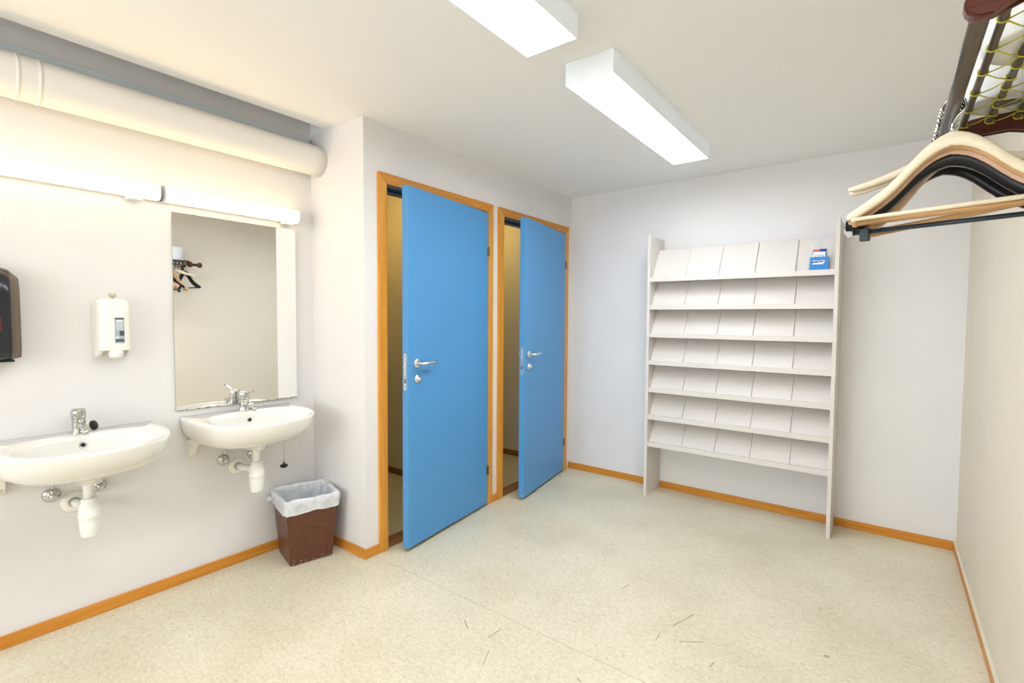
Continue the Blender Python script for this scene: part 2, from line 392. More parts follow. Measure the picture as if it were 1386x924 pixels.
# doors ------------------------------------------------------------
def make_door(name, loc, rz, label, wid=.80):
    root = thing(name, label, 'door', loc, rz, kind='structure')
    z0, z1, th = .022, 2.066, .042
    bm = new(); box(bm, -th, 0, -wid, -.003, z0, z1, bev=.0018, seg=2)
    leaf = obj('door_leaf', bm, M['blue'], root)
    yl = -wid+.072
    # handles on both faces
    for s, x in ((1, 0.0), (-1, -th)):
        bm = new()
        R = Matrix.Rotation(PI/2*s, 4, 'Y')
        lathe(bm, [(0, 0), (.0255, 0), (.0265, .002), (.0265, .006), (.0245, .009), (.012, .0095), (0, .0095)], 28, Matrix.Translation((x, yl, 1.075)) @ R)
        p = [(x+s*.006, yl, 1.075), (x+s*.035, yl, 1.075), (x+s*.045, yl+.003, 1.075), (x+s*.052, yl+.012, 1.075), (x+s*.053, yl+.03, 1.076), (x+s*.051, yl+.06, 1.077), (x+s*.047, yl+.09, 1.078), (x+s*.044, yl+.118, 1.079)]
        tube(bm, p, [.009, .009, .0092, .0095, .0098, .0098, .0095, .0085], 14)
        o = obj('handle', bm, M['steel'], root); o['label'] = 'brushed steel lever handle'
        bm = new()
        lathe(bm, [(0, 0), (.0245, 0), (.0255, .002), (.0255, .006), (.0235, .009), (.012, .010), (.012, .013), (.010, .015), (0, .015)], 28, Matrix.Translation((x, yl+.002, .985)) @ R)
        box(bm, min(x+s*.013, x+s*.026), max(x+s*.013, x+s*.026), yl+.002-.0035, yl+.002+.0035, .985-.010, .985+.010, bev=.0015)
        o = obj('thumb_turn', bm, M['steel'], root); o['label'] = 'round steel lock rosette'
    bm = new()
    pl = []
    n = 10; zc0, zc1, hw = .935, 1.125, .0095
    xc = -th/2
    outline = [(hw*math.cos(a), zc1+hw*math.sin(a)) for a in [PI*k/n for k in range(n+1)]] + [(hw*math.cos(a), zc0+hw*math.sin(a)) for a in [PI+PI*k/n for k in range(n+1)]]
    loft(bm, [[(xc+px, -wid+.001, pz) for px, pz in outline], [(xc+px, -wid-.0022, pz) for px, pz in outline]], smooth=False)
    lp = obj('lock_plate', bm, M['steel'], root)
    bm = new(); box(bm, xc-.0055, xc+.0055, -wid-.010, -wid-.002, 1.048, 1.064, bev=.002); obj('latch', bm, M['steel'], lp)
    bm = new()
    for zz in (1.118, 1.030, 1.005, .945):
        bm = new()
        lathe(bm, [(0, 0), (.0028, 0), (.0028, .0012), (0, .0012)], 10, Matrix.Translation((xc, -wid-.0021, zz)) @ Matrix.Rotation(PI/2, 4, 'X'))
        obj('screw', bm, M['dark_hole'], lp)
    bm = new(); box(bm, xc-.004, xc+.004, -wid-.0030, -wid-.0021, .965, .992); obj('bolt', bm, M['dark_hole'], lp)
    for zz in (.26, 1.80):
        bm = new()
        for k in (0, 1):
            lathe(bm, [(0, 0), (.0055, 0), (.0062, .001), (.0062, .028), (.0055, .030), (0, .030)], 14, TR(.004, .001, zz-.031+k*.0315))
        lathe(bm, [(0, 0), (.004, 0), (.0045, .003), (0, .006)], 12, TR(.004, .001, zz+.0305))
        box(bm, -.003, .0015, -.016, -.001, zz-.029, zz+.029, bev=.0005, seg=1)
        obj('hinge', bm, M['brass'], root)
    return root
make_door('door_1', (-2.280, 2.578, 0), math.radians(7.75), 'nearer blue door standing ajar with a steel lever handle')
make_door('door_2', (-2.280, 3.580, 0), math.radians(10.8), 'farther blue door standing ajar next to the far wall corner', .786)

# cubicle lights
def cubicle_light(y, label):
    root = thing('dome_light', label, 'ceiling light', (-3.1, y, HC), group='cubicle ceiling lights')
    bm = new(); lathe(bm, [(0, 0), (.10, 0), (.10, -.02), (.095, -.025), (0, -.025)], 24); obj('base', bm, M['house'], root)
    bm = new(); lathe(bm, [(.093, -.025), (.088, -.045), (.065, -.068), (.03, -.08), (0, -.083)], 24); obj('glass_dome', bm, M['cub_glow'], root)
cubicle_light(2.2, 'warm dome light on the ceiling behind the nearer blue door')
cubicle_light(3.2, 'warm dome light on the ceiling behind the farther blue door')

# ------------------------------------------------------------------ ceiling lights
def ceiling_light(y0, y1, label):
    root = thing('ceiling_light', label, 'ceiling light', (-1.03, (y0+y1)/2, HC), group='white box lights in a row on the ceiling')
    L = (y1-y0)/2; W = .112; H = .092
    bm = new()
    box(bm, -W, W, -L, L, -.012, 0, bev=.001, seg=1)                  # back tray
    for s in (-1, 1):
        box(bm, min(s*W, s*(W-.006)), max(s*W, s*(W-.006)), -L, L, -H, -.012, bev=.001, seg=1)
        box(bm, -W+.006, W-.006, min(s*L, s*(L-.006)), max(s*L, s*(L-.006)), -H, -.012, bev=.001, seg=1)
    obj('housing', bm, M['lit_side'], root)
    bm = new(); box(bm, -W+.006, W-.006, -L+.006, L-.006, -H+.002, -H+.010)
    o = obj('diffuser', bm, M['ceil_glow'], root); o['label'] = 'glowing white diffuser'
    return root
ceiling_light(1.775, 3.045, 'white box ceiling light nearest the far wall, seen whole')
ceiling_light(.235, 1.505, 'white box ceiling light cut off by the top of the photo')

# wall lights above the basins
def wall_light(y0, y1, sw, label):
    root = thing('wall_light', label, 'wall light', (XS, (y0+y1)/2, 1.906), group='tube lights above the washbasins')
    L = (y1-y0)/2
    bm = new(); box(bm, 0, .026, -L, L, -.036, .036, bev=.004)
    obj('back_plate', bm, M['house'], root)
    bm = new()
    prof = [(.026, -.034), (.045, -.036), (.062, -.032), (.070, -.020), (.072, 0), (.070, .020), (.062, .032), (.045, .036), (.026, .034)]
    loft(bm, [[(x, y, z) for x, z in prof] for y in (-L+.006, L-.006)])
    o = obj('diffuser', bm, M['wall_glow'], root); o['label'] = 'glowing warm white tube cover'
    for s in (-1, 1):
        bm = new(); yy = (s*L, s*(L-.006)); pr2 = [(x*1.02, z*1.03) for x, z in [(0, -.034)]+prof[1:-1]+[(0, .034)]]
        loft(bm, [[(x, y, z) for x, z in pr2] for y in (min(yy), max(yy))], smooth=False); obj('end_cap', bm, M['house'], root)
    bm = new(); yy = sw-(y0+y1)/2
    box(bm, .010, .048, yy-.030, yy+.030, -.050, -.034, bev=.006, seg=3)
    obj('switch', bm, M['house'], root)
    return root
wall_light(.192, .836, .745, 'glowing tube light above the left washbasin')
wall_light(.852, 1.494, 1.44, 'glowing tube light directly above the mirror')

# ------------------------------------------------------------------ duct pipe and grey trunking in the recess
def pipe_thing():
    root = thing('duct_pipe', 'thick white round pipe running along the top of the sink wall', 'pipe', (XS+.092, YN, 2.238))
    bm = new()
    n = 60; pts = [(0, -y, 0) for y in [4.2*k/n for k in range(n+1)]]
    tube(bm, pts, .084, 32); obj('pipe', bm, M['pipe'], root)
    for yy in (-1.175, -1.235, -2.6):
        bm = new(); tube(bm, [(0, yy, 0), (0, yy+.012, 0)], .0855, 32); obj('joint_band', bm, M['pipe'], root)
    return root
pipe_thing()
bm = new(); box(bm, XS, XS+.022, YF, 1.585, 2.300, 2.381, bev=.002)
tag(obj('cable_trunking', bm, M['galv']), 'flat grey metal trunking behind the thick white pipe', 'trunking')

# ------------------------------------------------------------------ mirror
def mirror_thing():
    root = thing('wall_mirror', 'frameless rectangular mirror above the right-hand washbasin', 'mirror', (XS, 1.192, .866))
    W, H = .298, .968
    tilt = TR(.009, 0, 0, 0, 0, math.radians(MIRROR_YAW))
    bm = new(); box(bm, 0, .005, -W, W, 0, H, T=tilt)
    for f in bm.faces:
        c = f.calc_center_median(); 
        f.material_index = 0
    bm.normal_update()
    for f in bm.faces:
        if f.normal.x < .9: f.material_index = 1
    obj('glass', bm, [M['mirror'], M['mirror_edge']], root)
    bm = new(); rnd = random.Random(3)
    for k in range(34):
        y = rnd.uniform(-W, W); h = rnd.uniform(.001, .0035); l = rnd.uniform(.003, .014)
        box(bm, .005, .0056, y, min(W, y+l), 0, h, T=tilt)
    for y in (-W+.085, -W+.095, W-.01): box(bm, .005, .0056, y, y+.006, H-.004, H, T=tilt)
    o = obj('rust_spots', bm, M['rust'], root); o['kind'] = 'stuff'; o['label'] = 'dark worn spots along the mirror edge'
MIRROR_YAW = -1.2
mirror_thing()

# ------------------------------------------------------------------ washbasins
def basin_outline(th, cx=.22):
    """outer plan outline, ray from (cx, 0) at angle th; D-shape with a straight back on the wall"""
    poly = []
    pts = [(0, .270), (.10, .274), (.20, .272), (.27, .262), (.33, .243), (.375, .213), (.412, .165), (.438, .105), (.452, .05), (.456, 0)]
    full = pts + [(x, -y) for x, y in pts[-2::-1]]
    d = Vector((math.cos(th), math.sin(th)))
    best = None
    n = len(full)
    for i in range(n):
        a = Vector(full[i]); b = Vector(full[(i+1) % n])
        e = b-a; c = Vector((cx, 0)); den = d.x*e.y-d.y*e.x
        if abs(den) < 1e-9: continue
        tt = ((a.x-c.x)*e.y-(a.y-c.y)*e.x)/den; s = ((a.x-c.x)*d.y-(a.y-c.y)*d.x)/den
        if tt > 0 and -1e-6 <= s <= 1+1e-6: best = tt
    return cx+d.x*best, d.y*best
def make_basin(y, label, plug, z=.832):
    root = thing('washbasin', label, 'washbasin', (XS, y, 0), group='white washbasins on the left wall')
    N = 72; ths = [2*PI*k/N for k in range(N)]
    cor = [math.atan2(.270, -.22), math.atan2(-.270, -.22) % (2*PI)]
    for c in cor:
        k = min(range(N), key=lambda i: abs(ths[i]-c)); ths[k] = c
    out = [basin_outline(a) for a in ths]
    def ring_o(fx, fy, zz, x0=0):
        return [(max(x0, px*fx) if px > 1e-4 else 0.0005, py*fy, z+zz) for px, py in out]
    rings = []
    for fx, fy, zz in [(.56, .17, -.176), (.60, .20, -.175), (.615, .225, -.150), (.66, .55, -.146), (.76, .74, -.136), (.86, .87, -.112), (.93, .945, -.082), (.972, .98, -.050), (.99, .993, -.026), (1.0, 1.0, -.012)]:
        rings.append(ring_o(fx, fy, zz))
    # rounded rim; the deck at the back is a little higher than the front lip
    def lift(px): return .004 - .012*max(0, (px-.12)/.34)
    rings.append([(px*.997 if px > 1e-4 else .0005, py*.996, z+lift(px)-.004) for px, py in out])
    rings.append([(px*.985 if px > 1e-4 else .0005, py*.985, z+lift(px)) for px, py in out])
    def inner(a, sx, sy, zz, mx=.275):
        c, s = math.cos(a), math.sin(a)
        e = 2/2.6
        rx = .155*sx; ry = .225*sy
        return (mx+rx*math.copysign(abs(c)**e, c), ry*math.copysign(abs(s)**e, s), z+zz)
    for sx, sy, dz, flat in ((1.04, 1.04, 0, 1), (1.0, 1.0, -.004, 1), (.965, .965, -.014, 0), (.93, .935, -.045, 0), (.87, .87, -.080, 0), (.74, .72, -.106, 0), (.5, .46, -.120, 0), (.2, .14, -.127, 0)):
        rg = [inner(a, sx, sy, 0) for a in ths]
        rings.append([(px, py, z+(lift(px) if flat else -.004)+dz) for px, py, _ in rg])
    bm = new(); loft(bm, rings)
    o = obj('bowl', bm, M['porc'], root)
    # overflow ring
    bm = new(); T = TR(.275-.155*.955+.0015, 0, z-.038, 0, math.radians(78), 0)
    lathe(bm, [(.0075, 0), (.0125, 0), (.0135, .002), (.0125, .0035), (.0085, .0035), (.0075, .001)], 24, T); ov = obj('overflow_ring', bm, M['chrome'], root)
    bm = new(); lathe(bm, [(0, .0), (.0085, .0), (.0085, .0022), (0, .0022)], 20, T); obj('overflow_hole', bm, M['dark_hole'], ov)
    bm = new(); lathe(bm, [(0, 0), (.030, 0), (.031, .002), (.024, .003), (.018, .001), (0, .001)], 24, TR(.275, 0, z-.132)); obj('drain', bm, M['chrome'], root)
    # wall brackets
    for s in (-1, 1):
        bm = new(); yy = s*.225
        prof = [(0, -.12), (.08, -.10), (.07, -.135), (.040, -.150), (.030, -.185), (.018, -.205), (0, -.207)]
        loft(bm, [[(px, yy+dy, z+pz) for px, pz in prof] for dy in (-.014, .014)], smooth=False)
        lathe(bm, [(0, 0), (.006, 0), (.006, .003), (0, .004)], 12, TR(.027, yy, z-.190, 0, PI/2, 0), mi=1)
        obj('bracket', bm, [M['plast_w'], M['steel']], root)
    # drain tail, bottle trap and wall pipe
    bm = new()
    T = TR(.20, 0, 0)
    lathe(bm, [(0, .664), (.034, .664), (.036, .657), (.030, .652), (.019, .650), (.0185, .648), (.0185, .572), (.0, .572)], 28, T)
    lathe(bm, [(.034, .6565), (.0372, .6565), (.0372, .6525), (.030, .6515)], 28, T, mi=1)
    tp = obj('waste_pipe', bm, [M['plast'], M['dark_hole']], root)
    bm = new()
    lathe(bm, [(0, .588), (.020, .588), (.0255, .586), (.0265, .580), (.026, .570), (.0305, .566), (.034, .548), (.0355, .522), (.0365, .520), (.0365, .514), (.0350, .512), (.034, .49), (.031, .455), (.0285, .436), (.026, .430), (0, .428)], 32, T)
    obj('bottle_trap', bm, M['plast'], tp)
    bm = new()
    oy = -.008
    tube(bm, [(.20, 0, .545), (.17, -.002, .545), (.14, -.004, .542), (.10, oy, .535), (.05, oy, .531), (.002, oy, .530)], .0165, 18)
    tube(bm, [(.176, -.001, .545), (.150, -.003, .543)], [.024, .024], 18)
    obj('outlet_pipe', bm, M['plast'], tp)
    bm = new(); lathe(bm, [(.017, .006), (.020, .012), (.030, .009), (.044, .004), (.047, 0), (0, 0)], 30, TR(0, oy, .530, 0, PI/2, 0))
    obj('wall_flange', bm, M['plast_w'], tp)
    # shut-off valves
    for yy, zz in ((-.078, .578), (.072, .580)):
        bm = new(); T = TR(0, yy, zz, 0, PI/2, 0)
        lathe(bm, [(0, 0), (.029, 0), (.030, .003), (.026, .010), (.015, .014), (.0115, .016), (.0115, .034), (.014, .036), (.014, .046), (.011, .050), (0, .051)], 26, T)
        tube(bm, [(.028, yy, zz+.006), (.028, yy, zz+.026)], .0085, 12)
        tube(bm, [(.028, yy, zz+.020), (.030, yy, zz+.045), (.045, yy*.8, .70)], .005, 10)
        obj('shut_off_valve', bm, M['chrome'], root)
    # single-lever tap
    tx = .072; zb = z+.004
    bm = new(); T = TR(tx, 0, zb)
    lathe(bm, [(0, 0), (.027, 0), (.0275, .003), (.0235, .008), (.0215, .020), (.0215, .058), (.022, .060), (0, .060)], 28, T)
    tp_ = obj('tap', bm, M['chrome'], root)
    bm = new()
    secs = []
    for k in range(7):
        q = k/6; xx = tx+.012+.108*q; zz2 = zb+.030+.012*math.sin(q*PI*.9)-.004*q
        hw = .0155-.003*q; hh = .0125-.003*q
        secs.append([(xx, hw*math.cos(a)*1.0, zz2+hh*math.sin(a)) for a in [2*PI*j/16 for j in range(16)]])
    loft(bm, secs); tube(bm, [(tx+.113, 0, zb+.030), (tx+.113, 0, zb+.010)], .010, 16)
    obj('spout', bm, M['chrome'], tp_)
    bm = new()
    lathe(bm, [(0, .062), (.0235, .062), (.0245, .066), (.0245, .092), (.0225, .100), (.014, .104), (0, .105)], 28, T)
    tube(bm, [(tx+.010, 0, zb+.090), (tx+.045, 0, zb+.098), (tx+.095, -.004, zb+.112), (tx+.118, -.006, zb+.116)], [.008, .0062, .0055, .0048], 12)
    obj('lever', bm, M['chrome'], tp_)
    # plug with its chain holder
    bm = new()
    if plug == 'deck':
        lathe(bm, [(0, 0), (.013, .001), (.020, .006), (.022, .012), (.019, .022), (.010, .026), (0, .027)], 24, TR(.066, .036, zb+.0215, math.radians(-80)))
        pg = obj('plug', bm, M['rubber'], root); pg['label'] = 'black rubber plug lying beside the tap'
        bm = new(); pts = [(.06+.02*math.sin(k*.5)*(1-k/10), .047-.025*k/10, zb+.004+.02*math.sin(PI*k/10)) for k in range(11)]
        tube(bm, pts, .0012, 6); obj('chain', bm, M['chrome'], pg)
    else:
        bm.free()
        xx, yy = .085, .197
        bm = new(); lathe(bm, [(0, -.012), (.014, -.012), (.019, -.006), (.0205, .002), (.016, .004), (.006, .006), (.004, .018), (0, .019)], 22, TR(xx, yy, .498))
        pg = obj('plug', bm, M['rubber'], root); pg['label'] = 'black rubber plug hanging below the basin'
        bm = new(); tube(bm, [(xx, yy, .515), (xx, yy, .56), (xx, yy, .665), (xx, yy, .71)], .0013, 6)
        for k in range(9): lathe(bm, [(0, -.003), (.003, 0), (0, .003)], 8, TR(xx, yy, .52+k*.012))
        obj('chain', bm, M['chrome'], pg)
        bm = new(); lathe(bm, [(0, 0), (.012, 0), (.0125, .003), (.009, .008), (0, .010)], 20, TR(.070, .048, zb+.003, 0, 0, 0) @ Matrix.Scale(1.0, 4)); lathe(bm, [(0, 0), (.010, 0), (.010, .014), (.006, .018), (0, .018)], 18, TR(.070, .048, zb+.010))
        obj('chain_holder', bm, M['chrome'], root)
    return root
make_basin(.527, 'left-hand white washbasin with a black plug beside its tap', 'deck')
make_basin(1.178, 'right-hand white washbasin under the mirror with a hanging plug', 'hang')

# ------------------------------------------------------------------ soap dispenser
def soap():
    root = thing('soap_dispenser', 'cream white wall soap dispenser between the left washbasin and mirror', 'soap dispenser', (XS, .655, 1.145))
    W, H, D = .056, .262, .085
    bm = new()
    rings = []
    for zz, ins in ((.034, .0), (.036, 0), (.05, 0), (.235, 0), (.248, .004), (.256, .011), (.261, .024)):
        rr = []
        for k in range(25):
            a = -PI/2+PI*k/24
            e = 2/5.0
            rr.append(((D-ins)*abs(math.cos(a))**e, (W-ins*.6)*math.copysign(abs(math.sin(a))**e, math.sin(a)), zz))
        rings.append(rr)
    loft(bm, rings); obj('cover', bm, M['plast_w'], root)
    bm = new(); box(bm, 0, .012, -W-.003, W-.004, .0, .25, bev=.004); obj('back_plate', bm, M['plast_w'], root)
    # lower lip curve beside the push button
    for s in (-1, 1):
        bm = new()
        prof = [(0, .036), (.080, .036), (.060, .018), (.03, .006), (0, .002)]
        loft(bm, [[(x, y, z) for x, z in prof] for y in (min(s*W, s*(W-.012)), max(s*W, s*(W-.012)))], smooth=False)
        obj('lower_cheek', bm, M['plast_w'], root)
    bm = new(); lathe(bm, [(0, -.010), (.016, -.008), (.024, 0), (.026, .012), (.024, .028), (0, .030)], 26, TR(.068, .002, .008)); o = obj('push_button', bm, M['plast'], root)
    bm = new(); box(bm, D-.006, D+.0012, -.004, .029, .065, .178, bev=.001); wdo = obj('window', bm, M['label_grey'], root); wdo['label'] = 'grey see-through level window'
    
    for a_ in ((-.003, .028, .072, .083), (-.003, .028, .170, .176), (.012, .028, .098, .120)):
        bm = new(); box(bm, D, D+.0018, *a_); obj('label_band', bm, M['label_dark'], wdo)
    for a_ in [(.002, .024, .160, .167), (-.001, .010, .088, .094)]+[(.000, .024, .124+k*.006, .126+k*.006) for k in range(6)]:
        bm = new(); box(bm, D, D+.0018, *a_); obj('label_line', bm, M['card_white'], wdo)
    bm = new(); lathe(bm, [(0, 0), (.006, 0), (.006, .008), (.012, .010), (.014, .016), (.012, .023), (.006, .025), (0, .025)], 20, TR(.045, 0, .259)); o = obj('key_knob', bm, mat('smoky_clear_knob', (.55, .52, .40), .2), root)
soap()

# ------------------------------------------------------------------ black paper towel dispenser at the left edge
def towel_dispenser():
    root = thing('towel_dispenser', 'smoky black paper towel dispenser cut off at the left edge', 'paper dispenser', (XS, .195, 1.155))
    W, H, D = .172, .372, .125
    bm = new()
    rings = []
    for k in range(13):        # across the width, rounded shoulders
        q = -1+2*k/12
        y = W*q; c = (1-abs(q)**5)
        top = H-.045*(1-math.sqrt(max(0, 1-abs(q)**2.6)))-.004; d = D*(.72+.28*math.sqrt(max(0, 1-abs(q)**6)))
        bot = .010*abs(q)**2
        pr_ = [(0, bot), (d*.80, bot-.0), (d*.96, bot+.022), (d, bot+.06), (d*.99, top-.10), (d*.93, top-.045), (d*.78, top-.012), (d*.5, top), (0, top)]
        rings.append([(x, y, z) for x, z in pr_])
    loft(bm, rings)
    for f in bm.faces:
        c = f.calc_center_median()
        if abs(c.y) > W*.86: f.material_index = 1
    obj('cover', bm, [M['black'], M['black_edge']], root)
    for z0, z1 in ((.255, .305), (.115, .165)):
        bm = new(); box(bm, D-.004, D+.0012, -.06, .116, z0, z1, bev=.001); o = obj('patch', bm, M['red'], root); o['label'] = 'dull red sticker'  # flat dull red patches on the front of the cover
    bm = new(); box(bm, .0, D*.7, -W+.02, W-.02, -.006, .002); obj('paper_slot', bm, M['dark_hole'], root)
towel_dispenser()

# ------------------------------------------------------------------ waste bin with liner
def bin_thing():
    ang = math.atan2(-.054, .234)          # depth axis direction
    bc = Vector((-2.630, 1.436)); 
    root = thing('waste_bin', 'brown plastic waste bin in the corner beside the right-hand washbasin', 'waste bin', (bc.x, bc.y, 0), ang)
    hx, hy = .115, .110
    def rr(hx, hy, z, r=.009, n=5):
        P = []
        for sx, sy, a0 in ((1, 1, 0), (-1, 1, PI/2), (-1, -1, PI), (1, -1, 3*PI/2)):
            for k in range(n+1):
                a = a0+PI/2*k/n; P.append((sx*(hx-r)+r*math.cos(a), sy*(hy-r)+r*math.sin(a), z))
        return P
    g = .025; H = .352
    bm = new()
    rings = [rr(hx-.006, hy-.006, .0), rr(hx, hy, .006)] + [rr(hx+g*q, hy+g*1.0*q, H*q) for q in (.25, .5, .75, .97)] + [rr(hx+g+.003, hy+g+.003, H*.97), rr(hx+g+.003, hy+g+.003, H), rr(hx+g-.002, hy+g-.002, H)] + [rr(hx-.003+g*q, hy-.003+g*q, H*q) for q in (.9, .5, .02)]
    loft(bm, rings, (True, True), smooth=False); obj('body', bm, M['brown'], root)
    bm = new(); rnd = random.Random(5)
    for k in range(26):
        y = rnd.uniform(-hy+.012, hy-.01); z = .004+abs(rnd.gauss(0, .010)); s = rnd.uniform(.001, .003)
        box(bm, hx+g*z/H+.0000, hx+g*z/H+.0006, y-s, y+s, z, z+s*1.4)
    for k in range(10):
        x = rnd.uniform(-hx+.012, hx-.01); z = .004+abs(rnd.gauss(0, .008)); s = rnd.uniform(.001, .002)
        box(bm, x-s, x+s, -hy-g*z/H-.0006, -hy-g*z/H, z, z+s)
    o = obj('scuff_marks', bm, M['scratch'], root); o['kind'] = 'stuff'; o['label'] = 'pale scuffs along the bottom edge'
    # liner
    ln = thing('bin_liner', 'translucent white plastic liner folded over the rim of the bin', 'bin liner', (bc.x, bc.y, .0), ang)
    rnd = random.Random(11)
    ph = [rnd.uniform(0, 6.28) for _ in range(8)]
    def wav(i, n, k, a): return a*(math.sin(2*PI*i/n*7+ph[0]+k)+.7*math.sin(2*PI*i/n*13+ph[1]+2*k)+.5*math.sin(2*PI*i/n*23+ph[2]-k))
    def ring2(ex, z, k, a, az):
        P = rr(hx+g+ex, hy+g+ex, z, .018+max(0, ex), 8); n = len(P); 
        # subdivide the straights
        Q = []
        for i in range(n):
            p, q = Vector(P[i]), Vector(P[(i+1) % n]); m = 10 if (q-p).length > .05 else 1
            for j in range(m): Q.append(p.lerp(q, j/m))
        N = len(Q); R = []
        for i, p in enumerate(Q):
            d = Vector((p.x, p.y, 0)).normalized()
            R.append(p+d*wav(i, N, k, a)+Vector((0, 0, wav(i, N, k+1.7, az))))
        return R
    bm = new()
    # outside skirt (hem hangs lower at the front) -> over rim -> inside
    specs = [(.0075, .288, 0, .0010, .0025), (.0085, .302, .3, .0012, .003), (.0105, .320, .7, .0016, .002), (.0125, .340, 1.1, .0016, .002), (.0135, .354, 1.5, .0018, .003), (.0085, .364, 2.0, .0016, .0035),
             (-.002, .366, 2.4, .0012, .003), (-.010, .352, 2.9, .0022, .003), (-.014, .325, 3.5, .0025, .004), (-.018, .27, 4.2, .003, .004), (-.026, .18, 5.0, .003, .004), (-.036, .07, 5.6, .002, .003), (-.06, .03, 6, .001, .001)]
    loft(bm, [ring2(*s) for s in specs], (False, True))
    obj('bag', bm, M['liner'], ln, recalc=True)
    bm = new(); lathe(bm, [(0, 0), (.010, .004), (.016, .014), (.012, .026), (.004, .032), (0, .032)], 12, TR(-hx-g+.022, -hy-g-.003, .312, math.radians(80), 0, 0))
    for v in bm.verts: v.co += Vector((random.uniform(-1, 1), random.uniform(-1, 1), random.uniform(-1, 1)))*.002
    o = obj('knot', bm, M['liner'], ln); o['label'] = 'knotted corner of the liner'
bin_thing()

# ------------------------------------------------------------------ brochure shelf
def shelf():
    x0, x1, yf = -1.471, -.252, 3.440
    root = thing('brochure_shelf', 'tall off-white brochure shelf with slanted compartments against the far wall', 'shelf', (x0, yf, 0))
    W = x1-x0; Dp = YB-yf-.001; th = .022
    for xx in (0, W-th):
        bm = new(); box(bm, xx, xx+th, 0, Dp, 0, 1.957, bev=.0015); obj('side_panel', bm, M['shelfw'], root)
    divx = [-1.203, -.970, -.737, -.496]
    for k in range(7):
        zb = 1.617-.2055*k
        bm = new(); box(bm, th, W-th, .006, .024, zb, zb+.034, bev=.0015)            # front lip
        sh = obj('shelf_ledge', bm, M['shelfw'], root)
        bm = new()
        prof = [(.022, zb+.004), (.040, zb+.002), (.182, zb+.246), (.174, zb+.251), (.034, zb+.012), (.022, zb+.012)]
        if k: prof = [(.022, zb+.004), (.040, zb+.002), (.180, zb+.243), (.172, zb+.248), (.034, zb+.012), (.022, zb+.012)]
        loft(bm, [[(x, y, z) for y, z in prof] for x in (th, W-th)], smooth=False)
        obj('slanted_board', bm, M['shelfw'], sh)
        for dx in divx:
            bm = new()
            pr_ = [(.0245, zb+.012), (.034, zb+.012), (.174, zb+.251), (.166, zb+.2535), (.0245, zb+.022)]
            loft(bm, [[(x, y, z) for y, z in pr_] for x in (dx-x0-.0028, dx-x0+.0028)], smooth=False)
            o = obj('divider', bm, M['shelfw'], sh)
shelf()

# blue hanging pack on the top ledge
def pack():
    root = thing('blue_packet', 'small bright blue and white retail packet on the top shelf ledge', 'packet', (-.362, 3.4655, 1.6515))
    lean = math.radians(-12)
    T = Matrix.Rotation(lean, 4, 'X')
    bm = new(); loft(bm, [[(x*s, y, z) for x, y in ((-.052, 0), (.052, 0), (.052, .016), (-.052, .016))] for s, z in ((1.0, 0), (.95, .084))], smooth=False)
    for v in bm.verts: v.co = T @ v.co
    b = obj('box', bm, M['card_blue'], root)
    bm = new(); box(bm, -.037, .033, .006, .010, .06, .132, T=T); obj('card', bm, M['card_white'], root)
    bm = new(); box(bm, -.037, .000, .0050, .0058, .120, .134, T=T); obj('red_band', bm, M['card_red'], root)
    
    for a_ in ((.000, .036, .0050, .0058, .118, .136), (.032, .036, .0050, .0058, .09, .118), (-.037, -.034, .005, .0058, .10, .120)):
        bm = new(); box(bm, *a_, T=T); obj('navy_band', bm, M['card_navy'], root)
    bm = new()
    loft(bm, [[(x, y, z) for x, z in ((-.036, .036), (.028, .036), (.020, .042), (.030, .046), (.030, .060), (.010, .063), (-.010, .058), (-.036, .063), (-.030, .050))] for y in (-.0015, .0005)], smooth=False)
    for v in bm.verts: v.co = T @ v.co
    obj('white_label', bm, M['card_white'], root)
    
    for a_ in ((-.032, -.003, -.0022, -.001, .046, .055), (-.002, .022, -.0022, -.001, .050, .058)):
        bm = new(); box(bm, *a_, T=T); obj('printed_word', bm, M['card_navy'], root)
    for k in range(5):
        bm = new(); box(bm, -.024+k*.010, -.018+k*.010, .0050, .0058, .088+.004*(k % 2), .094+.004*(k % 2), T=T); obj('print_speck', bm, M['card_red'], root)
    bm = new(); n = 14
    fr = [(.064*math.cos(PI*k/n), .115+.085*math.sin(PI*k/n)) for k in range(n+1)] + [(-.062, .0), (.062, .0)]
    loft(bm, [[(x, y, z) for x, z in fr] for y in (.018, .0195)], smooth=False)
    for v in bm.verts: v.co = T @ v.co
    o = obj('clear_sleeve', bm, M['clear'], root); o['label'] = 'clear plastic sleeve with rounded top'
pack()

